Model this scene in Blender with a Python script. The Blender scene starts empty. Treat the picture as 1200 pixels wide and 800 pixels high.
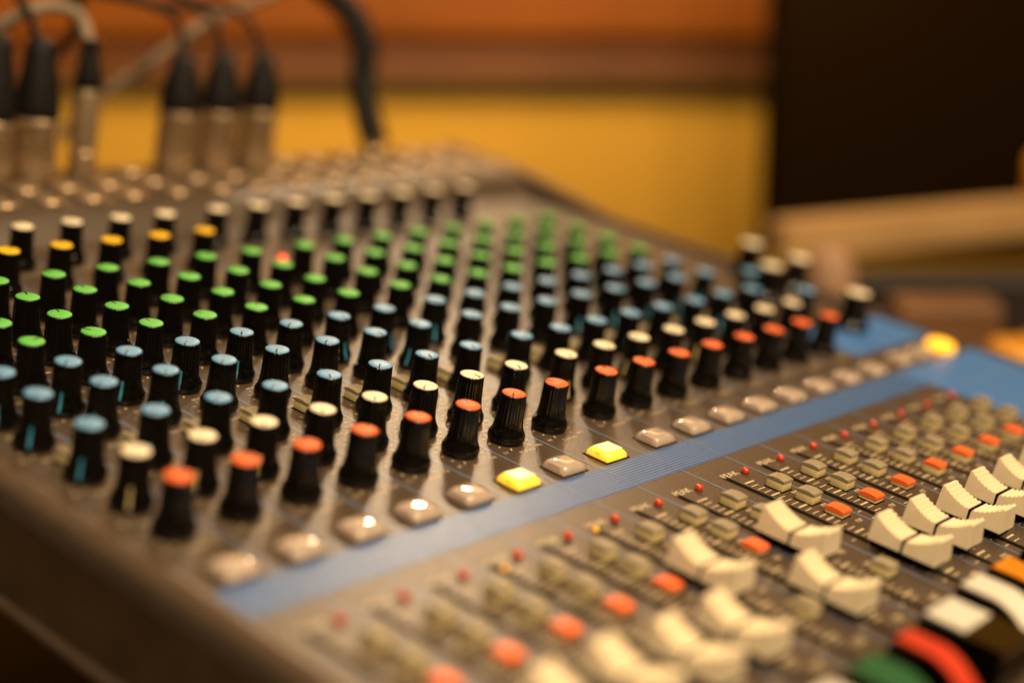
import bpy, bmesh, math, random
from mathutils import Matrix, Vector
random.seed(7)
S = 0.022                                   # one channel strip is 22 mm wide; everything below is written in strips
sc = bpy.context.scene
col = sc.collection
PI = math.pi

# ------------------------------------------------------------------ frames
# desk frame (Z up, table top at z = 0) and the tilted frame of the console face
ROT = Matrix(((0.644043, -0.74817, 0.15953), (0.763171, 0.642754, -0.066606), (-0.052706, 0.164645, 0.984944)))
CAMP = Vector((-11.0251, -13.0116, 8.3119))
CAM_Z = 11.0
T0 = Vector((0, 0, CAM_Z)) - ROT @ CAMP
FACE = Matrix.Translation(T0 * S) @ ROT.to_4x4()

# ------------------------------------------------------------------ materials
def mat(name, base, rough=0.5, metal=0.0, spec=0.5, noise=0.0, nscale=60, bump=0.0, bscale=400, emit=None, estr=0, trans=0.0, coat=0.0, rvar=0.0, sss=0.0, ior=None):
    m = bpy.data.materials.new(name); m.use_nodes = True
    nt = m.node_tree; b = nt.nodes['Principled BSDF']
    b.inputs['Base Color'].default_value = (*base, 1); b.inputs['Roughness'].default_value = rough
    b.inputs['Metallic'].default_value = metal; b.inputs['Specular IOR Level'].default_value = spec
    b.inputs['Transmission Weight'].default_value = trans; b.inputs['Coat Weight'].default_value = coat
    if ior: b.inputs['IOR'].default_value = ior
    if sss:
        b.inputs['Subsurface Weight'].default_value = sss; b.inputs['Subsurface Scale'].default_value = 0.002
        b.inputs['Subsurface Radius'].default_value = (1, .6, .3)
    if emit: b.inputs['Emission Color'].default_value = (*emit, 1); b.inputs['Emission Strength'].default_value = estr
    tc = nt.nodes.new('ShaderNodeTexCoord')
    if noise or rvar:
        n = nt.nodes.new('ShaderNodeTexNoise'); n.inputs['Scale'].default_value = nscale; n.inputs['Detail'].default_value = 6
        nt.links.new(tc.outputs['Object'], n.inputs['Vector'])
        if noise:
            r = nt.nodes.new('ShaderNodeValToRGB'); e = r.color_ramp.elements
            e[0].position = .3; e[1].position = .7
            e[0].color = (*[c*(1-noise) for c in base], 1); e[1].color = (*[min(1, c*(1+noise)) for c in base], 1)
            nt.links.new(n.outputs['Fac'], r.inputs['Fac']); nt.links.new(r.outputs['Color'], b.inputs['Base Color'])
        if rvar:
            q = nt.nodes.new('ShaderNodeMapRange'); q.inputs['To Min'].default_value = rough-rvar; q.inputs['To Max'].default_value = rough+rvar
            nt.links.new(n.outputs['Fac'], q.inputs['Value']); nt.links.new(q.outputs['Result'], b.inputs['Roughness'])
    if bump:
        n2 = nt.nodes.new('ShaderNodeTexNoise'); n2.inputs['Scale'].default_value = bscale; n2.inputs['Detail'].default_value = 3
        nt.links.new(tc.outputs['Object'], n2.inputs['Vector'])
        bp = nt.nodes.new('ShaderNodeBump'); bp.inputs['Strength'].default_value = bump; bp.inputs['Distance'].default_value = 0.0004
        nt.links.new(n2.outputs['Fac'], bp.inputs['Height']); nt.links.new(bp.outputs['Normal'], b.inputs['Normal'])
    return m

M = {}
M['panel'] = mat('speckled_grey_panel', (.064, .044, .028), .35, noise=.5, nscale=1500, bump=.35, bscale=1300)
M['rim'] = mat('grey_rim', (.085, .056, .035), .36, noise=.15, nscale=300, bump=.2, bscale=900)
M['side'] = mat('dark_side_sheet', (.06, .032, .012), .5, noise=.2, nscale=80)
M['blue'] = mat('blue_print', (.055, .165, .43), .34, noise=.2, nscale=700, bump=.3, bscale=1300)
M['bluegrey'] = mat('pale_blue_line', (.13, .19, .32), .4, noise=.15, nscale=900)
M['bluedark'] = mat('grey_line', (.035, .04, .055), .4, noise=.3, nscale=900)
M['print'] = mat('cream_print', (.55, .44, .27), .5, noise=.35, nscale=1200)
M['slot'] = mat('slot_black', (.003, .003, .003), .7, spec=.05)
M['pointerblue'] = mat('pointer_blue', (.03, .20, .30), .45)
M['pointercream'] = mat('pointer_cream', (.42, .32, .13), .45)
M['pointergreen'] = mat('pointer_green', (.03, .22, .04), .45)
M['black'] = mat('knob_black', (.003, .0023, .0016), .10, spec=.5, rvar=.03, nscale=300)
M['red'] = mat('cap_red', (.78, .135, .03), .5, spec=.3, noise=.1, nscale=400, bump=.15, bscale=900)
M['white'] = mat('cap_white', (.84, .73, .52), .5, spec=.3, noise=.06, nscale=400, bump=.15, bscale=900)
M['bluecap'] = mat('cap_blue', (.14, .33, .56), .42, spec=.4, noise=.1, nscale=400, bump=.15, bscale=900)
M['green'] = mat('cap_green', (.11, .46, .08), .5, spec=.3, noise=.1, nscale=400, bump=.15, bscale=900)
M['yellow'] = mat('cap_yellow', (.85, .50, .008), .55, spec=.2, noise=.1, nscale=400, bump=.15, bscale=900)
M['ivory'] = mat('fader_ivory', (.74, .62, .42), .42, noise=.05, nscale=250, bump=.12, bscale=1000, sss=.15)
M['cream'] = mat('button_cream', (.66, .53, .25), .45, noise=.08, nscale=300, sss=.1)
M['olive'] = mat('button_olive', (.25, .205, .13), .5, noise=.12, nscale=500, bump=.15, bscale=900)
M['orange'] = mat('button_orange', (.80, .13, .025), .42, noise=.06, nscale=400)
M['led'] = mat('led_red', (.58, .045, .012), .14, spec=.5, emit=(1, .08, .02), estr=.02, coat=.6)
M['amber'] = mat('led_amber', (.8, .35, .02), .2, emit=(1, .5, .04), estr=.5)
M['ledred_on'] = mat('led_red_lit', (.9, .1, .05), .2, emit=(1, .09, .05), estr=1.2)
M['ledgreen'] = mat('led_green_lit', (.1, .6, .1), .2, emit=(.1, .9, .15), estr=.8)
M['clear'] = mat('clear_button', (.88, .76, .65), .04, trans=.65, noise=.04, nscale=200, coat=.8, ior=1.45)
M['core'] = mat('button_core', (.46, .33, .23), .7, spec=.1, noise=.1, nscale=300)
M['lit'] = mat('button_lit_yellow', (1, .72, .10), .22, emit=(1, .46, .015), estr=.66, noise=.05, nscale=200, coat=.4)
M['litface'] = mat('button_lit_face', (1, .85, .40), .25, emit=(1, .74, .22), estr=.75, noise=.04, nscale=200)
M['lamp'] = mat('status_lamp_yellow', (1, .5, .03), .3, emit=(1, .42, .02), estr=1.4)
M['metal'] = mat('plug_metal', (.55, .40, .24), .30, metal=.8, noise=.12, nscale=200)
M['nut'] = mat('jack_nut', (.42, .31, .20), .36, metal=.75, noise=.1, nscale=200)
M['rubber'] = mat('boot_rubber', (.007, .005, .004), .6, spec=.25, noise=.2, nscale=200)
M['cable_grey'] = mat('cable_grey', (.22, .165, .11), .6, spec=.2, noise=.15, nscale=90)
M['cable_black'] = mat('cable_black', (.006, .0045, .0035), .65, spec=.2, noise=.2, nscale=120)
M['wall'] = mat('yellow_wall', (.53, .265, .014), .8, noise=.05, nscale=2.5, bump=.1, bscale=60)
M['wood'] = mat('orange_wood', (.19, .050, .004), .5, spec=.1, noise=.22, nscale=5, bump=.1, bscale=40)
M['wood_dark'] = mat('dark_wood', (.19, .055, .005), .5, noise=.22, nscale=5)
M['shadeolive'] = mat('rail_shade_brown', (.13, .07, .005), .6, noise=.15, nscale=8)  # dark olive brown: the shade under the rail, put into colour
M['screen'] = mat('monitor_plastic', (.006, .003, .001), .6, spec=.0, noise=.2, nscale=10)
M['screenglass'] = mat('monitor_glass', (.009, .0042, .0011), .6, spec=.0)
M['tan'] = mat('tan_shelf', (.42, .25, .10), .6, spec=.2, noise=.14, nscale=14)
M['table'] = mat('dark_table', (.012, .0055, .002), .6, noise=.3, nscale=8)
M['brown'] = mat('brown_case', (.14, .062, .018), .55, noise=.3, nscale=20)
M['beige'] = mat('beige_paper', (.30, .17, .09), .6, noise=.1, nscale=40)
M['gold'] = mat('yellow_plastic', (.55, .23, .008), .4, noise=.1, nscale=30)
M['armrest'] = mat('armrest_brown', (.10, .055, .02), .5, noise=.2, nscale=60)
M['greenmark'] = mat('cap_dark_green', (.035, .17, .06), .42, noise=.08, nscale=300)
M['whitemark'] = mat('cap_bright_white', (.98, .93, .82), .35, noise=.04, nscale=300)
M['redmark'] = mat('cap_bright_red', (.80, .08, .03), .38, noise=.06, nscale=300)
M['orangemark'] = mat('cap_bright_orange', (.95, .38, .02), .38, noise=.06, nscale=300)

# ------------------------------------------------------------------ mesh helpers (coordinates in strips, scaled on build)
def build(name, bm, m, parent=None, loc=None, smooth=False, mats=None, angle=None):
    for v in bm.verts: v.co *= S
    bmesh.ops.recalc_face_normals(bm, faces=bm.faces)
    me = bpy.data.meshes.new(name); bm.to_mesh(me); bm.free()
    for mm in (mats or [m]): me.materials.append(mm)
    if smooth:
        me.polygons.foreach_set('use_smooth', [True]*len(me.polygons))
        if angle: me.set_sharp_from_angle(angle=math.radians(angle))
    o = bpy.data.objects.new(name, me); col.objects.link(o)
    if parent: o.parent = parent
    if loc: o.location = Vector(loc)*S
    return o
def empty(name, label=None, cat=None, group=None, loc=(0, 0, 0), mw=None):
    o = bpy.data.objects.new(name, None); col.objects.link(o)
    o.empty_display_size = .01
    o.location = Vector(loc)*S
    if mw is not None: o.matrix_world = mw
    tag(o, label, cat, group); return o
def tag(o, label=None, cat=None, group=None, kind=None):
    for k, v in (('label', label), ('category', cat), ('group', group), ('kind', kind)):
        if v: o[k] = v
    return o
def copy_part(o, parent, loc, rz=None, name=None):
    """copy of a part with its sub-parts (plain object copies, shared meshes)"""
    c = o.copy(); col.objects.link(c); c.parent = parent; c.location = Vector(loc)*S
    if rz is not None: c.rotation_euler = (random.uniform(-.014, .014), random.uniform(-.014, .014), rz)
    for ch in [k for k in bpy.data.objects if k.parent == o]:
        d = ch.copy(); col.objects.link(d); d.parent = c
    return c
def box(bm, x0, x1, y0, y1, z0, z1, bev=0, seg=2, taper=0):
    vs = []
    for z, t in ((z0, 0), (z1, taper)):
        for x, y in ((x0+t, y0+t), (x1-t, y0+t), (x1-t, y1-t), (x0+t, y1-t)): vs.append(bm.verts.new((x, y, z)))
    fs = [(3, 2, 1, 0), (4, 5, 6, 7), (0, 1, 5, 4), (1, 2, 6, 5), (2, 3, 7, 6), (3, 0, 4, 7)]
    faces = [bm.faces.new([vs[i] for i in f]) for f in fs]
    if bev:
        es = list({e for f in faces for e in f.edges})
        bmesh.ops.bevel(bm, geom=es, offset=bev, segments=seg, profile=.5, affect='EDGES')
    return vs
def sheet(bm, x0, x1, y0, y1, z):
    return bm.faces.new([bm.verts.new(p) for p in ((x0, y0, z), (x1, y0, z), (x1, y1, z), (x0, y1, z))])
def poly(bm, pts, z):
    return bm.faces.new([bm.verts.new((x, y, z)) for x, y in pts])
def lathe(bm, prof, seg=32, c=(0, 0), closed_top=True, closed_bot=True, mod=None):
    rings = []
    for r, z in prof:
        rings.append([bm.verts.new((c[0]+(mod(r, z, 2*PI*k/seg) if mod else r)*math.cos(2*PI*k/seg), c[1]+(mod(r, z, 2*PI*k/seg) if mod else r)*math.sin(2*PI*k/seg), z)) for k in range(seg)])
    for a, b in zip(rings, rings[1:]):
        for k in range(seg): bm.faces.new((a[k], a[(k+1) % seg], b[(k+1) % seg], b[k]))
    if closed_bot: bm.faces.new(rings[0][::-1])
    if closed_top: bm.faces.new(rings[-1])
def extrude_profile(bm, prof, a0, a1, axis='y'):
    """closed profile of (u,z) points swept along an axis"""
    A = [bm.verts.new((u, a0, z) if axis == 'y' else (a0, u, z)) for u, z in prof]
    B = [bm.verts.new((u, a1, z) if axis == 'y' else (a1, u, z)) for u, z in prof]
    n = len(prof)
    for k in range(n): bm.faces.new((A[k], A[(k+1) % n], B[(k+1) % n], B[k]))
    bm.faces.new(A[::-1]); bm.faces.new(B)
def tube(bm, pts, r, seg=14, sub=8, cap=True):
    P = [Vector(p) for p in pts]; Q = []
    E = [P[0]*2-P[1]] + P + [P[-1]*2-P[-2]]
    for i in range(1, len(E)-2):
        for s in range(sub):
            t = s/sub; a, b, c, d = E[i-1], E[i], E[i+1], E[i+2]
            Q.append(.5*((2*b)+(c-a)*t+(2*a-5*b+4*c-d)*t*t+(3*b-a-3*c+d)*t**3))
    Q.append(P[-1]); rings = []; up = None
    for i, q in enumerate(Q):
        d = (Q[min(i+1, len(Q)-1)]-Q[max(i-1, 0)]).normalized()
        if up is None: up = d.orthogonal().normalized()
        up = (up-d*up.dot(d)).normalized(); w = d.cross(up)
        rr = r[0]+(r[1]-r[0])*i/(len(Q)-1) if isinstance(r, tuple) else r
        rings.append([bm.verts.new(q+(up*math.cos(2*PI*k/seg)+w*math.sin(2*PI*k/seg))*rr) for k in range(seg)])
    for a, b in zip(rings, rings[1:]):
        for k in range(seg): bm.faces.new((a[k], a[(k+1) % seg], b[(k+1) % seg], b[k]))
    if cap: bm.faces.new(rings[0][::-1]); bm.faces.new(rings[-1])

# ------------------------------------------------------------------ the mixing console
console = empty('mixing_console', 'analogue audio mixing console with rows of colour capped knobs, blue stripe and ivory faders', 'mixing console', mw=FACE)
GAP = .23
X = [i + (GAP if i > 7 else 0) for i in range(16)]
DIV = [-.53] + [i+.47 for i in range(7)] + [7.59] + [i+.70 for i in range(8, 15)] + [15.72]
YF = -8.15                      # front of the strip area
RX = 19.0

b = bmesh.new(); box(b, -.62, RX, YF, 10.3, -.12, 0)
panel = build('face_panel', b, M['panel'], console)
# raised jack section at the rear
b = bmesh.new(); extrude_profile(b, [(10.302, -.12), (10.302, .0), (10.75, .38), (10.95, .48), (11.1, .5), (13.35, .5), (13.5, .45), (13.56, .3), (13.56, -1.6), (10.302, -1.6)], -.62, RX, 'x')
build('jack_panel', b, M['panel'], console, smooth=True, angle=40)
# body under the panel
b = bmesh.new(); box(b, -.9, RX, YF-.05, 10.3, -1.62, -.125)
build('lower_case', b, M['side'], console)
# left rim: rounded rail, side sheet and bottom flange
rim = [(-.625, -.12), (-.625, .03), (-.66, .075), (-.73, .095), (-.82, .085), (-.90, .04), (-.955, -.03), (-.975, -.12), (-.975, -.3), (-.91, -.3), (-.91, -.125)]
b = bmesh.new(); extrude_profile(b, rim, -10, 10.6); build('side_rail', b, M['rim'], console, smooth=True, angle=50)
b = bmesh.new(); box(b, -.96, -.902, -10, 13.5, -1.42, -.302); build('side_sheet', b, M['side'], console)
b = bmesh.new(); box(b, -1.06, -.904, -10, 13.5, -1.55, -1.43, .03); build('bottom_flange', b, M['rim'], console, smooth=True)
# right cheek, lower toward the front
b = bmesh.new()
cp = [(13.5, .55), (10.9, .52), (8, .12), (3, .12), (1, .08), (-1, .03), (-9.9, .02), (-9.9, -1.6), (13.5, -1.6)]
extrude_profile(b, cp, RX+.005, RX+.26, 'x'); build('right_cheek', b, M['rim'], console)
b = bmesh.new(); extrude_profile(b, [(YF-.06, -1.6), (YF-.06, .02), (YF-.12, .08), (YF-.5, .12), (YF-1.4, .02), (YF-1.8, -.25), (YF-1.9, -.8), (YF-1.8, -1.6)], -.9, RX, 'x')
build('armrest', b, M['armrest'], console, smooth=True, angle=50)
for fx, fy, zz in ((.5, -8.5, .0), (18, -8.5, .0), (.5, 12.5, 4.8), (18, 12.5, 3.8)):
    p = FACE @ (Vector((fx, fy, -1.62))*S); h = p.z/S
    b = bmesh.new(); lathe(b, [(.5, -1.62-max(.15, h-.06)), (.55, -1.62-max(.15, h-.06)+.08), (.55, -1.66), (.5, -1.625)], 20, (fx, fy))
    build('rubber_foot', b, M['rubber'], console)

# blue stripe, its fine lines and the blue master area
Y0, Y1 = -2.06, -1.385
b = bmesh.new(); sheet(b, -.55, 15.72, Y0, Y1, .004)
build('blue_stripe', b, M['blue'], console)
b = bmesh.new(); n = 11
for k in range(n):
    y = Y0+.03+(Y1-Y0-.06)*k/(n-1); sheet(b, -.54, 15.71, y-.011, y+.011, .0075)
build('stripe_lines', b, M['bluedark'], console)
b = bmesh.new()
for x in DIV[1:-1]:
    sheet(b, x-.013, x+.013, Y1+.012, 10.2, .004)
    sheet(b, x-.013, x+.013, YF+.05, Y0-.012, .004)
    sheet(b, x-.010, x+.010, Y0+.003, Y1-.003, .011)
build('strip_lines', b, M['bluegrey'], console)
b = bmesh.new()
poly(b, [(15.725, Y1), (15.725, YF+.05), (RX-.03, YF+.05), (RX-.03, Y1)], .004)
poly(b, [(15.8, -.5), (RX-.1, -.5), (RX-.1, .75), (15.8, .95)], .004)
build('blue_master_area', b, M['blue'], console)
b = bmesh.new()
for x in (16.9, 18.05): sheet(b, x-.02, x+.02, YF+.1, -1.5, .0075)
for y in (-2.4, -3.6, -4.8): sheet(b, 15.75, RX-.06, y-.015, y+.015, .0085)
build('master_area_lines', b, M['bluegrey'], console)

# ---- knobs
NS = 72
def flute(r, z, a):
    if z < .15: return r
    d = min(1, (z-.15)/.12)
    return r*(1-.045*d*(max(0, math.cos(18*a))**3))
KP = [(.20, .0), (.262, .008), (.276, .045), (.277, .085), (.268, .125), (.247, .16), (.229, .20), (.213, .27), (.2035, .36), (.197, .48), (.1915, .62), (.189, .695), (.183, .713), (.168, .72)]
def prof_r(z):
    for (r0, z0), (r1, z1) in zip(KP, KP[1:]):
        if z0 <= z <= z1: return r0+(r1-r0)*(z-z0)/(z1-z0)
def make_knob(name, cap, scale=1.0, line=True, pointer=None):
    b = bmesh.new(); lathe(b, [(r*scale, z*(1 if scale == 1 else 1.05)) for r, z in KP], NS, mod=lambda r, z, a: flute(r, z, a))
    k = build(name, b, M['black'], console, smooth=True, angle=50)
    zt = .72*(1 if scale == 1 else 1.05)
    b = bmesh.new(); lathe(b, [(.176*scale, zt-.004), (.1765*scale, zt+.008), (.165*scale, zt+.017), (.08*scale, zt+.021), (.01, zt+.021)], NS, mod=lambda r, z, a: r*(1-.06*max(0, math.cos(18*a))**3) if r > .1 else r)
    build('cap', b, M[cap], k, smooth=True, angle=60)
    b = bmesh.new()                               # dark pointer notch on the cap
    box(b, .045*scale, .168*scale, -.012, .012, zt+.005, zt+.0245)
    nt = build('pointer_notch', b, M['black'], k)
    if pointer:                                   # coloured pointer line down the flank
        b = bmesh.new(); L = []; zs = [.07, .10, .14, .18, .22, .26, .30, .34]
        for z in zs:
            r = prof_r(z)*scale+.007; L.append((b.verts.new((r, -.019, z)), b.verts.new((r, .019, z))))
        for (a, c), (d, e) in zip(L, L[1:]): b.faces.new((a, c, e, d))
        build('pointer_line', b, M[pointer], k)
    return k
ROWS = [('level_knob', 'red', [0], None), ('pan_knob', 'white', [.815], 'pointercream'),
        ('equaliser_knob', 'bluecap', [1.743, 2.848, 3.663], 'pointerblue'),
        ('auxiliary_knob', 'green', [4.503, 5.321, 6.145, 6.964], 'pointergreen'),
        ('gain_knob', 'yellow', [8.25], None), ('filter_knob', 'white', [9.394], None)]
TOCAM = math.atan2(-.66, -.75)
knob_pos = []
for name, cap, ys, ptr in ROWS:
    proto = None
    for y in ys:
        for i, x in enumerate(X):
            if name == 'gain_knob' and i > 7: continue
            if name == 'level_knob' or name == 'filter_knob': a = random.uniform(.2, 2.6) if random.random() < .8 else TOCAM+random.uniform(-.3, .3)
            elif name in ('auxiliary_knob', 'gain_knob'): a = random.uniform(.2, 2.6) if random.random() < .9 else TOCAM+random.uniform(-.6, .6)
            elif i < 6: a = TOCAM + random.uniform(-.22, .22)
            else: a = TOCAM + random.gauss(.25, .5)
            knob_pos.append((x, y))
            if proto is None:
                proto = make_knob(name, cap, pointer=ptr); proto.location = Vector((x, y, .012))*S; proto.rotation_euler = (0, 0, a)
            else: copy_part(proto, console, (x, y, .012), a)
mk = None
for x, y in ((17.39, .55), (17.2, 2.5), (18.52, 2.62), (18.45, 3.78)):
    if mk is None: mk = make_knob('master_knob', 'white', 1.28); mk.location = Vector((x, y, .01))*S
    else: copy_part(mk, console, (x, y, .01), random.uniform(0, 6))
bk = make_knob('monitor_knob', 'bluecap', 1.0); bk.location = Vector((16.45, 1.2, .01))*S
copy_part(bk, console, (16.4, 2.5, .01), 2.0)

# printed ticks round each knob and small illegible print beside it
b = bmesh.new()
for x, y in knob_pos:
    for k in range(11):
        a = math.radians(-55+k*29); c, s = math.cos(a), math.sin(a); r0, r1 = .315, .36 if k % 5 else .38; w = .011
        b.faces.new([b.verts.new(p) for p in ((x+c*r0-s*w, y+s*r0+c*w, .005), (x+c*r0+s*w, y+s*r0-c*w, .005), (x+c*r1+s*w, y+s*r1-c*w, .005), (x+c*r1-s*w, y+s*r1+c*w, .005))])
    for (ox, oy, nn) in ((-.16, -.43, 7), (.27, -.36, 3), (-.40, -.34, 2)):
        for k in range(nn):
            xx = x+ox+k*.048; hh = random.choice((.05, .06, .06)); yy = y+oy
            t = random.random()
            if t < .45: sheet(b, xx-.006, xx+.006, yy-hh/2, yy+hh/2, .005); sheet(b, xx+.007, xx+.028, yy+hh/2-.012, yy+hh/2, .005)
            elif t < .8: sheet(b, xx-.006, xx+.006, yy-hh/2, yy+hh/2, .005); sheet(b, xx+.018, xx+.029, yy-hh/2, yy+hh/2, .005)
            else: sheet(b, xx-.006, xx+.028, yy-hh/2, yy-hh/2+.012, .005); sheet(b, xx+.006, xx+.017, yy-hh/2+.014, yy+hh/2, .005)
build('knob_scale_print', b, M['print'], console)

# ---- two-tone push buttons
def make_button(name, capm, lift, w=.245, d=.285, hh=.045):
    b = bmesh.new(); box(b, -w/2, w/2, -d/2, d/2, .006, lift, .012, 2)
    k = build(name, b, M['cream'], console, smooth=True, angle=40)
    b = bmesh.new(); box(b, -w/2-.018, w/2+.018, -d/2-.018, d/2+.018, .001, .0055); build('button_well', b, M['slot'], k)
    b = bmesh.new(); pr = []
    N = 8
    for j in range(N+1):
        yy = -d/2-.006+(d+.012)*j/N; pr.append((yy, lift+hh+.016*(1-(2*j/N-1)**2)))
    pr = [(-d/2-.006, lift+.001)] + pr + [(d/2+.006, lift+.001)]
    extrude_profile(b, pr, -w/2-.006, w/2+.006, 'x')
    bmesh.ops.bevel(b, geom=[e for e in b.edges if e.calc_length() > .2 or e.verts[0].co.z > lift+.05 and e.verts[1].co.z > lift+.05 and abs(e.verts[0].co.x-e.verts[1].co.x) < 1e-4], offset=.009, segments=2, affect='EDGES')
    build('button_top', b, M[capm], k, smooth=True, angle=45)
    return k
solo = make_button('grey_push_button', 'olive', .125)
mute = make_button('orange_push_button', 'orange', .045, hh=.065)
muteup = make_button('orange_push_button', 'orange', .12, hh=.055)
first = {'g': True, 'm': True, 'u': True}
def put(key, proto, x, y):
    if first[key]: proto.location = Vector((x, y, 0))*S; first[key] = False
    else: copy_part(proto, console, (x, y, 0))
for i, x in enumerate(X):
    for y in (-3.2, -3.70, -5.56):
        put('g', solo, x+.20, y)
    if i >= 11: put('u', muteup, x+.20, -4.22)
    else: put('m', mute, x+.18, -4.20)
    put('g', solo, x+.10, 2.22)

# ---- big illuminated buttons under the level knobs
def make_big(name, m, h=.15):
    b = bmesh.new(); N = 16; g = []
    for j in range(N+1):
        row = []
        for i in range(N+1):
            u, v = 2*i/N-1, 2*j/N-1
            cx = u*(.25 if m != 'lit' else .24)*(1-.03*v*v); cy = v*.205*(1-.03*u*u)
            row.append(b.verts.new((cx*.97, cy*.97, h-.035*(abs(u)**3.5+abs(v)**3.5)+.0)))
        g.append(row)
    for j in range(N):
        for i in range(N): b.faces.new((g[j][i], g[j][i+1], g[j+1][i+1], g[j+1][i]))
    loop = g[0][:] + [g[j][N] for j in range(1, N+1)] + g[N][N-1::-1] + [g[j][0] for j in range(N-1, 0, -1)]
    low = [b.verts.new((v.co.x*1.04, v.co.y*1.04, .012)) for v in loop]
    for k in range(len(loop)): b.faces.new((loop[k], loop[(k+1) % len(loop)], low[(k+1) % len(loop)], low[k]))
    b.faces.new(low)
    k = build(name, b, M[m], console, smooth=True, angle=60)
    return k
clear = make_big('clear_channel_button', 'clear'); b = bmesh.new(); box(b, -.21, .21, -.17, .17, .014, .04, .01)
build('button_core', b, M['core'], clear)
lit = make_big('lit_channel_button', 'lit', .14)
b = bmesh.new(); box(b, -.175, .175, -.135, .135, .132, .1425, .004); build('button_face', b, M['litface'], lit)
cf = lf = True
bez = bmesh.new()
for i, x in enumerate(X):
    xb = x-.03
    for (a0, a1, c0, c1) in ((-.29, -.262, -.235, .235), (.262, .29, -.235, .235), (-.262, .262, .213, .235), (-.262, .262, -.235, -.213)):
        sheet(bez, xb+a0, xb+a1, -1.13+c0, -1.13+c1, .0045)
    p = (xb, -1.13, 0)
    if i in (5, 7):
        if lf: lit.location = Vector(p)*S; lf = False
        else: copy_part(lit, console, p)
        tag(lit, 'square channel button glowing yellow')
    else:
        if cf: clear.location = Vector(p)*S; cf = False
        else: copy_part(clear, console, p)
build('button_bezels', bez, M['slot'], console)
for x in (16.45, 17.3):
    copy_part(clear, console, (x, -1.05, 0))
b = bmesh.new(); lathe(b, [(.30, .006), (.30, .10), (.26, .16), (.15, .2), (.02, .21)], 32)
build('status_lamp', b, M['lamp'], console, (18.12, -1.08, 0), smooth=True)

# ---- LEDs
def led(name, m, x, y, r=.060, h=.09):
    b = bmesh.new(); lathe(b, [(r, .003), (r, h*.5), (r*.86, h*.8), (r*.5, h*.97), (.004, h)], 20)
    return build(name, b, M[m], console, (x, y, 0), smooth=True)
l0 = None
for x in X:
    if l0 is None: l0 = led('peak_light', 'led', x+.205, -2.62)
    else: copy_part(l0, console, (x+.205, -2.62, 0))
led('signal_light', 'amber', 2.80, -2.76, .045, .05); led('signal_light', 'amber', 4.72, -2.67, .045, .05)
tag(led('phantom_power_light', 'ledred_on', 7.42, 6.62, .09, .10), 'lit red light between green knobs')
bpy.data.objects['phantom_power_light'].location.z = .62*S
b = bmesh.new(); lathe(b, [(.06, .0), (.06, .63)], 12); build('light_stem', b, M['black'], console, (7.42, 6.62, 0))

# PEAK lettering beside each light
cu = bpy.data.curves.new('peak_text', 'FONT'); cu.body = 'PEAK'; cu.size = .17*S; cu.align_x = 'RIGHT'; cu.resolution_u = 2; cu.offset = .00004
tmp = bpy.data.objects.new('tmp_text', cu); col.objects.link(tmp)
bpy.context.view_layer.update()
tme = bpy.data.meshes.new_from_object(tmp.evaluated_get(bpy.context.evaluated_depsgraph_get()))
bpy.data.objects.remove(tmp); tme.materials.clear(); tme.materials.append(M['print']); tme.name = 'peak_lettering'
for x in X:
    o = bpy.data.objects.new('peak_lettering', tme); col.objects.link(o); o.parent = console
    o.location = Vector((x+.10, -2.60, .0055))*S

# ---- fader slots and scales
b = bmesh.new(); t = bmesh.new()
for x in X:
    sx = x-.27
    sheet(b, sx-.055, sx+.055, -7.0, -2.57, .0045)
    for k in range(30):
        y = -2.86-k*.114
        long = k % 4 == 0
        sheet(t, sx+.10, sx+(.34 if long else .28), y-(.017 if long else .009), y+(.017 if long else .009), .005)
        if k > 12 and k % 2 : sheet(t, sx-.20, sx-.10, y-.009, y+.009, .005)
    for k, y in enumerate((-3.44, -3.93, -4.5, -4.9, -5.3, -6.32, -6.4)):   # small numerals, unreadable at this size
        for q in range(3 if k < 5 else 4):
            xx = sx+.50+q*.05-(.12 if k > 4 else 0); hh = .07 if k < 5 else .11
            if k == 6: break
            sheet(t, xx-.008, xx+.008, y-hh/2, y+hh/2, .005); sheet(t, xx+.009, xx+.032, y+hh/2-.016, y+hh/2, .005)
            if q % 2: sheet(t, xx+.009, xx+.03, y-hh/2, y-hh/2+.016, .005)
build('fader_slots', b, M['slot'], console)
build('fader_scale_print', t, M['print'], console)

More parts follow.
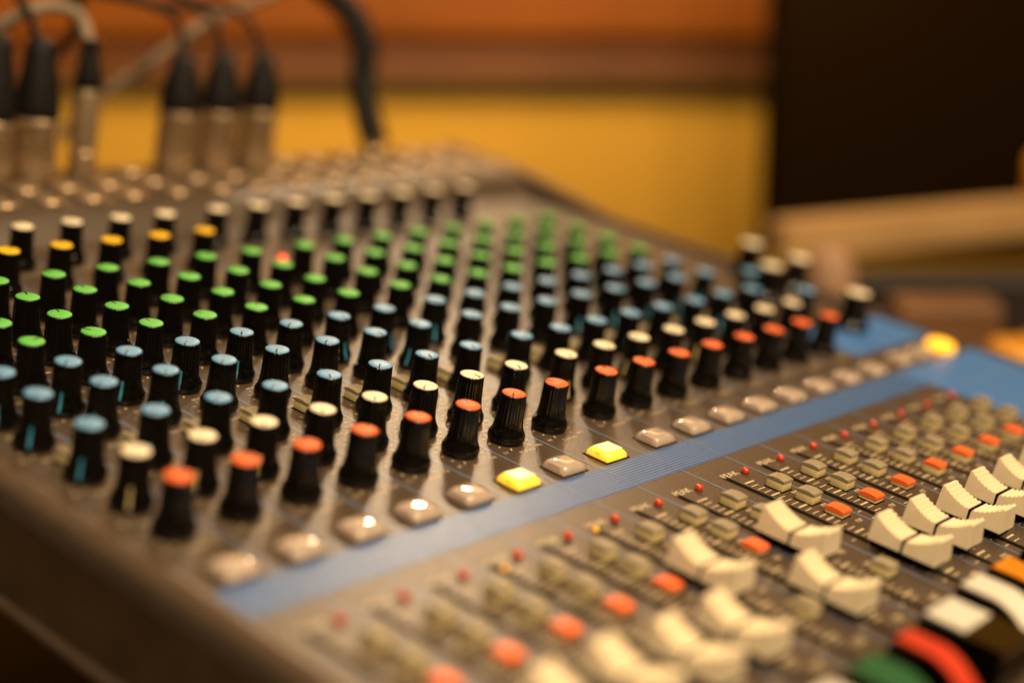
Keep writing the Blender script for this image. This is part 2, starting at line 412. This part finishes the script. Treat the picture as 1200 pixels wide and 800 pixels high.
# ---- fader caps
def fader_half(sign):
    """ridged concave half of the cap: y from the centre gap outwards"""
    b = bmesh.new(); top = []; n = 7; SUB = 6
    y0, y1 = .022, .468
    zi, zo = .315, (.505 if sign > 0 else .50)
    for j in range(n*SUB+1):
        u = j/(n*SUB); y = y0+(y1-y0)*u
        z = zi+(zo-zi)*(u**1.7) + (.038*abs(math.sin(PI*u*n))-.018)
        top.append((y, z))
    yo_bot = .50
    prof = top + [(y1+.014, zo-.012)]
    def wid(z): return .252-(z-.146)*(.252-.20)/.36
    L = []; R = []
    for y, z in prof:
        L.append(b.verts.new((-wid(z), sign*y, z))); R.append(b.verts.new((wid(z), sign*y, z)))
    bl = [b.verts.new((-.252, sign*yo_bot, .146)), b.verts.new((.252, sign*yo_bot, .146))]
    ib = [b.verts.new((-.252, sign*y0, .146)), b.verts.new((.252, sign*y0, .146))]
    for k in range(len(L)-1): b.faces.new((L[k], L[k+1], R[k+1], R[k]))
    b.faces.new((L[-1], bl[0], bl[1], R[-1])); b.faces.new((L[0], R[0], ib[1], ib[0])); b.faces.new((ib[0], ib[1], bl[1], bl[0]))
    b.faces.new(L+[bl[0], ib[0]]); b.faces.new((R+[bl[1], ib[1]])[::-1])
    sides = [e for e in b.edges if abs(e.verts[0].co.x-e.verts[1].co.x) < .02 and (abs(e.verts[0].co.y-e.verts[1].co.y) > .0 or e.verts[0].co.z != e.verts[1].co.z) and e.is_manifold]
    bmesh.ops.bevel(b, geom=sides, offset=.012, segments=2, affect='EDGES', clamp_overlap=True)
    return b
def make_fader():
    b = bmesh.new(); box(b, -.20, .20, -.46, .46, .05, .142, .01); box(b, -.018, .018, -.12, .12, -.02, .06)
    k = build('fader_cap', b, M['slot'], console)
    build('finger_grip', fader_half(1), M['ivory'], k, smooth=True, angle=38)
    build('finger_grip', fader_half(-1), M['ivory'], k, smooth=True, angle=38)
    b = bmesh.new(); box(b, -.225, .225, -.021, .021, .144, .318); build('centre_line', b, M['slot'], k)
    return k
fy = {0: -5.9, 1: -5.45, 2: -5.45, 3: -5.55, 4: -5.54, 5: -4.42, 6: -5.60, 7: -4.50}
fd = None
for i, x in enumerate(X):
    p = (x-.27, fy.get(i, -5.54+random.uniform(-.03, .03)), 0)
    if fd is None: fd = make_fader(); fd.location = Vector(p)*S
    else: copy_part(fd, console, p)

# ---- row of black coloured-top keys below the faders
def key_block(i, m, y1, y0, ztop, w=.30, flat=False):
    x = X[i]-.27; prof = []; N = 18
    for j in range(N+1):
        u = j/N; y = y1+(y0-y1)*u
        z = ztop*(1-.0*u) - (0 if flat else ztop*.85*max(0, (u-.35)/.65)**2)
        prof.append((y, z))
    b = bmesh.new(); extrude_profile(b, [(y1+.04, .02), (y1+.04, ztop-.08)] + [(y, z-.012) for y, z in prof] + [(prof[-1][0]-.02, .02)], -w-.06, w+.06, 'x')
    bmesh.ops.bevel(b, geom=[e for e in b.edges if e.calc_length() < .2], offset=.01, segments=1, affect='EDGES')
    k = build('strip_key', b, M['black'], console, (x, 0, 0), smooth=True, angle=40)
    b = bmesh.new(); q = prof[:-2] if not flat else prof[:10]
    L = [b.verts.new((-w, y, z+.004)) for y, z in q]; R = [b.verts.new((w, y, z+.004)) for y, z in q]
    for k2 in range(len(L)-1): b.faces.new((L[k2], L[k2+1], R[k2+1], R[k2]))
    bmesh.ops.solidify(b, geom=b.faces[:], thickness=.02)
    build('key_top', b, M[m], k, smooth=True, angle=40)
    tag(k, {'whitemark': 'black key with white top', 'redmark': 'black key with red top', 'greenmark': 'black key with green top', 'orangemark': 'black key with orange top'}[m])
key_block(3, 'whitemark', -7.0, -7.95, .55)
key_block(4, 'greenmark', -7.0, -8.05, .55)
key_block(5, 'redmark', -6.98, -8.05, .56, .20)
key_block(6, 'whitemark', -6.92, -7.95, .60, .36, flat=True)
key_block(7, 'whitemark', -6.86, -8.0, .64, .27)
key_block(8, 'orangemark', -6.75, -8.0, .50, .27)
key_block(9, 'whitemark', -6.8, -8.0, .55)

# ---- jack sockets on the rear panel
def make_jack():
    b = bmesh.new(); lathe(b, [(.30, 0), (.30, .07), (.27, .10), (.16, .10), (.14, .02), (.01, .02)], 24)
    k = build('jack_socket', b, M['nut'], console, smooth=True, angle=40)
    b = bmesh.new(); lathe(b, [(.135, .021), (.13, .03), (.01, .03)], 20); build('socket_hole', b, M['slot'], k); return k
jk = None
JX = [-.1, .9, 1.95, 2.95, 3.9, 4.85, 5.8, 6.7, 7.65, 8.75, 9.85, 10.85, 11.95, 12.95, 13.9, 14.9, 16.1, 17.1, 18.1]
for y in (11.3, 12.1, 12.85):
    for x in JX:
        if y > 12.5 and any(abs(x-q) < .5 for q in (5.68, 6.5, 7.65, 9.87, 10.87, 12.0)): continue
        if y > 12.5 and abs(x-16.2) < .3: continue
        if jk is None: jk = make_jack(); jk.location = Vector((x, y, .5))*S
        else: copy_part(jk, console, (x, y, .5))

# ------------------------------------------------------------------ plugs and cables (in the console's frame)
def F(p): return FACE @ (Vector(p)*S)
def plug(x, y, r, hm, hb, rt, name, label, rings=True, cable=None, cr=.09, cm='cable_black', z=.5):
    root = empty(name, label, 'cable plug', 'cables plugged into the rear of the console', mw=FACE @ Matrix.Translation(Vector((x, y, z))*S))
    b = bmesh.new(); pr = [(r*.96, .004), (r, .04), (r, hm*.28), (r*.9, hm*.30), (r*.9, hm*.34), (r, hm*.36)]
    if rings:
        for k in range(4): q = hm*(.46+.12*k); pr += [(r, q), (r*.82, q+.015), (r*.82, q+.07), (r, q+.085)]
    pr += [(r, hm-.03), (r*.95, hm)]
    lathe(b, pr, 32); build('metal_shell', b, M['metal'], root, smooth=True, angle=35)
    b = bmesh.new(); lathe(b, [(r*.97, hm+.002), (r*.98, hm+.2), (r*.82, hm+hb*.5), (r*.60, hm+hb*.85), (r*.5, hm+hb*.97), (rt, hm+hb)], 28)
    build('rubber_boot', b, M['rubber'], root, smooth=True)
    if cable:
        b = bmesh.new(); pts = [(0, 0, hm+hb-.2)] + [(cx-x, cy-y, cz-z) for cx, cy, cz in cable]
        tube(b, pts, cr); build('cable', b, M[cm], root, smooth=True)
    return root
plug(6.48, 12.86, .44, 1.25, 1.5, .13, 'microphone_plug', 'microphone plug with ribbed metal shell and tall black boot, second from the left', cable=[(6.75, 13.71, 3.5), (6.65, 14.01, 3.85), (6.52, 14.44, 4.3), (6.16, 15.09, 4.7)], cr=.09)
plug(7.65, 12.94, .27, 1.75, .95, .22, 'slim_plug', 'slim smooth metal plug whose pale grey cable arches left', rings=False, cable=[(7.97, 13.85, 3.5), (7.52, 14.14, 3.62), (6.89, 14.33, 3.4), (6.28, 14.79, 2.7), (5.63, 15.16, 1.67), (5.0, 15.6, 0)], cr=.13, cm='cable_grey')
plug(5.62, 12.91, .38, 1.2, 1.6, .13, 'microphone_plug', 'microphone plug cut off by the left edge of the photo', cable=[(5.7, 13.8, 3.6), (5.4, 14.5, 4.2)], cr=.09)
plug(9.85, 12.81, .43, 1.3, 1.15, .10, 'microphone_plug', 'left plug of the close trio with ribbed shells and black boots', cable=[(10.17, 13.53, 3.5), (9.49, 13.76, 3.8), (8.54, 14.2, 3.9), (7.4, 14.91, 4.0)], cr=.08)
plug(10.87, 12.76, .43, 1.3, 1.15, .10, 'microphone_plug', 'middle plug of the close trio with ribbed shells and black boots', cable=[(11.2, 13.62, 3.5), (10.82, 13.9, 3.7), (10.18, 14.37, 3.7), (9.4, 14.84, 3.95)], cr=.08)
plug(11.97, 12.75, .43, 1.3, 1.15, .10, 'microphone_plug', 'right plug of the close trio with ribbed shells and black boots', cable=[(12.28, 13.59, 3.4), (11.95, 14.01, 3.7), (11.18, 14.52, 3.8), (10.3, 15.5, 4.1)], cr=.08)
root = empty('thick_cable', 'thick black cable rising from the rear panel and bending over to the left', 'cable', mw=FACE @ Matrix.Translation(Vector((16.0, 13.05, .5))*S))
b = bmesh.new(); lathe(b, [(.26, .004), (.26, .12), (.17, .2), (.15, .55)], 24); build('metal_tip', b, M['metal'], root, smooth=True, angle=35)
b = bmesh.new(); tube(b, [(0, 0, .3), (.1, .5, .9), (.35, 1.03, 1.58), (.49, 1.26, 2.37), (.41, 1.68, 2.97), (.09, 2.36, 3.5), (-.43, 3.25, 3.93), (-1.2, 4.2, 4.3)], .34); build('cable', b, M['cable_black'], root, smooth=True)
b = bmesh.new(); tube(b, [(9.0, 17.8, -1.6), (9.91, 17.29, -.06), (10.96, 16.67, 1.35), (11.53, 16.25, 1.97), (12.04, 15.9, 2.55), (12.88, 15.67, 3.2), (14.05, 15.05, 3.93), (15.47, 14.43, 4.93)], .12)
o = build('loose_cable', b, M['cable_grey'], smooth=True); o.matrix_world = FACE
tag(o, 'pale grey cable slanting up to the right behind the plugs', 'cable')
b = bmesh.new(); tube(b, [(6.0, 15.9, 1.8), (7.24, 15.47, 2.98), (7.96, 14.81, 3.51), (8.45, 14.39, 3.91), (9.3, 14.3, 4.4)], .085)
o = build('loose_cable', b, M['cable_black'], smooth=True); o.matrix_world = FACE
tag(o, 'thin black cable crossing the top left corner', 'cable')
b = bmesh.new(); tube(b, [(4.2, 14.6, 2.2), (5.6, 14.9, 3.3), (7.2, 15.2, 4.0), (9.4, 15.4, 4.35), (11.6, 15.6, 4.25), (13.4, 16.4, 4.6)], .10)
o = build('loose_cable', b, M['cable_black'], smooth=True); o.matrix_world = FACE
tag(o, 'black cable running along the top edge of the photo above the plugs', 'cable')
b = bmesh.new(); tube(b, [(8.6, 16.5, .6), (8.9, 16.3, 1.8), (9.3, 15.9, 2.8), (9.2, 15.7, 3.7), (8.2, 15.6, 4.4), (7.2, 15.6, 4.9)], .11)
o = build('loose_cable', b, M['cable_black'], smooth=True); o.matrix_world = FACE
tag(o, 'black cable rising between the slim plug and the trio of plugs', 'cable')

# ------------------------------------------------------------------ the room (Z up, camera over the origin at height CAM_Z)
def R(x, y, z): return (x, y, z+CAM_Z)
def rbox(b, x0, x1, y0, y1, z0, z1, bev=0): box(b, x0, x1, y0, y1, z0+CAM_Z, z1+CAM_Z, bev)
b = bmesh.new(); rbox(b, -90, 60, 75, 77, -40, 30)
tag(build('wall', b, M['wall']), 'yellow painted wall behind the console', 'wall', kind='structure')
root = empty('wooden_rail', 'stepped orange brown wooden rail running along the yellow wall', 'rail', loc=(0, 74, CAM_Z-5))
def part(name, m, x0, x1, y0, y1, z0, z1, bev=.1, par=root, org=(0, 74, -5)):
    b = bmesh.new(); box(b, x0-org[0], x1-org[0], y0-org[1], y1-org[1], z0-org[2], z1-org[2], bev); return build(name, b, M[m], par)
part('shelf_board', 'wood', -60, 13.6, 71.6, 74.98, -4.0, -1.4, .35)
part('back_board', 'wood', -60, 13.4, 73.6, 74.98, -1.38, 6)
part('lower_board', 'wood_dark', -60, 13.5, 73.0, 74.98, -5.7, -4.3, .12)
part('rail_shade', 'shadeolive', -60, 13.5, 73.9, 74.98, -6.6, -5.75, .2)  # dark strip standing in for the shade the rail throws on the wall

b = bmesh.new(); box(b, -30, 34, 2, 36.5, -1.2, -.001)
tag(build('table', b, M['table']), 'dark table top the console stands on', 'table')
b = bmesh.new()
shelf_outline = [(7.7, 44), (30, 54.6), (29.6, 55.8), (7.3, 45.2)]
vb = [b.verts.new((x, y, CAM_Z-8.7)) for x, y in shelf_outline]; vt = [b.verts.new((x, y, CAM_Z-7.6)) for x, y in shelf_outline]
b.faces.new(vb); b.faces.new(vt)
for k in range(4): b.faces.new((vb[k], vb[(k+1) % 4], vt[(k+1) % 4], vt[k]))
bmesh.ops.bevel(b, geom=b.edges[:], offset=.12, segments=2, affect='EDGES')
tag(build('desk_shelf', b, M['tan']), 'pale tan wooden desk behind the console on the right', 'desk', )
for lx, ly in ((8.6, 45.1), (28.5, 54.6)):
    b = bmesh.new(); box(b, lx-.3, lx+.3, ly-.3, ly+.3, -18, CAM_Z-8.71); build('desk_leg', b, M['brown'], bpy.data.objects['desk_shelf'])
mon = empty('monitor', 'large black screen standing behind the tan desk edge', 'monitor', loc=(17.3, 57.2, CAM_Z-11))
b = bmesh.new(); box(b, -8.2, 12, -.6, .6, .02, 19, .2); build('screen_housing', b, M['screen'], mon)
b = bmesh.new(); box(b, -7.7, 11.5, -.66, -.605, .7, 18.4, .02); build('screen_glass', b, M['screenglass'], mon)
b = bmesh.new(); rbox(b, 7.2, 34, 42.2, 43.4, -14, -8.72, .2)
tag(build('equipment_case', b, M['table']), 'dark case filling the space under the desk edge', 'case')
b = bmesh.new(); lathe(b, [(.45, CAM_Z-9.6), (.6, CAM_Z-9.5), (.68, CAM_Z-8.4), (.6, CAM_Z-7.6), (.3, CAM_Z-7.25), (.05, CAM_Z-7.2)], 32, (7.95, 38.8))
tag(build('beige_jar', b, M['beige'], smooth=True, angle=50), 'pale beige rounded jar behind the far right knobs', 'jar')
b = bmesh.new(); lathe(b, [(.9, CAM_Z-11.2), (1.0, CAM_Z-11), (1.0, CAM_Z-9.6), (.6, CAM_Z-8.9), (.1, CAM_Z-8.8)], 24, (12.9, 36.6))
tag(build('round_pot', b, M['brown'], smooth=True), 'rounded brown pot on the table beyond the console', 'pot')
b = bmesh.new(); lathe(b, [(.6, CAM_Z-11), (.62, CAM_Z-9.1), (.3, CAM_Z-8.9)], 24, (9.2, 37.0))
tag(build('tan_tin', b, M['tan'], smooth=True, angle=50), 'small tan tin beside the brown box beyond the console', 'tin')
b = bmesh.new(); rbox(b, 11.0, 17, 34.2, 36.0, -10.9, -8.75, .35)
tag(build('yellow_folder', b, M['gold'], smooth=True), 'bright yellow folder lying beyond the right edge of the console', 'folder')
b = bmesh.new(); lathe(b, [(.7, CAM_Z-7.59), (.8, CAM_Z-7.45), (.8, CAM_Z-6.3), (.5, CAM_Z-6.0)], 24, (16.9, 48.9))
tag(build('yellow_mug', b, M['gold'], smooth=True), 'yellow mug on the tan desk at the right edge of the photo', 'mug')
b = bmesh.new(); rbox(b, 9.6, 12.2, 38, 39.5, -10.9, -8.55, .15)
b2 = build('cardboard_box', b, M['brown']); tag(b2, 'brown cardboard box on the table below the desk edge', 'box')

# ------------------------------------------------------------------ light: warm room lamps and an added wall fill
w = bpy.data.worlds.new('World'); sc.world = w; w.use_nodes = True
bg = w.node_tree.nodes['Background']; bg.inputs['Color'].default_value = (1, .72, .42, 1); bg.inputs['Strength'].default_value = .045
def lamp(name, pos, target, size, power, color, sy=None):
    l = bpy.data.lights.new(name, 'AREA'); l.energy = power; l.color = color; l.shape = 'RECTANGLE'; l.size = size*S; l.size_y = (sy or size)*S
    o = bpy.data.objects.new(name, l); col.objects.link(o)
    p = Vector(R(*pos))*S; t = Vector(R(*target))*S; o.location = p
    o.rotation_euler = (t-p).to_track_quat('-Z', 'Y').to_euler(); return o
C = (0, 25, -7)
WARM = (1, .70, .39)
lamp('ceiling_lamp', (24, 22, 50), C, 20, 20, WARM)
lamp('rear_lamp', (2, 70, 22), C, 30, 1.3, (1, .57, .27), 10)
lamp('rear_spot', (3, 66, 18.5), (-1, 19, -8), 4, .26, (1, .74, .46)).data.spread = math.radians(60)
lamp('front_lamp', (40, -10, 26), C, 12, 5, (1, .74, .45))
lamp('desk_lamp', (8, -26, 40), C, 4.2, 10, (1, .77, .50))
lamp('second_desk_lamp', (18, -26, 40), C, 4.2, 10, (1, .77, .50))
lamp('wall_fill', (-4, 53, 7), (-4, 75, -9), 36, 4.6, (1, .8, .5), 10)  # unseen fill added above the frame to brighten the yellow wall

# ------------------------------------------------------------------ camera
cam = bpy.data.cameras.new('camera'); co = bpy.data.objects.new('camera', cam); col.objects.link(co)
cam.sensor_width = 36; cam.lens = 1847.58/1200*36; cam.clip_start = .01; cam.clip_end = 50
co.location = (0, 0, CAM_Z*S); co.rotation_euler = (math.radians(90-14), 0, 0)
cam.dof.use_dof = True; cam.dof.focus_distance = 22.9*S
cam.dof.aperture_fstop = cam.lens/1000/(.85*S); cam.dof.aperture_blades = 0
sc.camera = co
sc.view_settings.view_transform = 'Standard'; sc.view_settings.look = 'None'; sc.view_settings.exposure = 0
sc.render.engine = 'CYCLES'
sc.cycles.use_denoising = True
sc.cycles.max_bounces = 8
sc.cycles.sample_clamp_indirect = 6
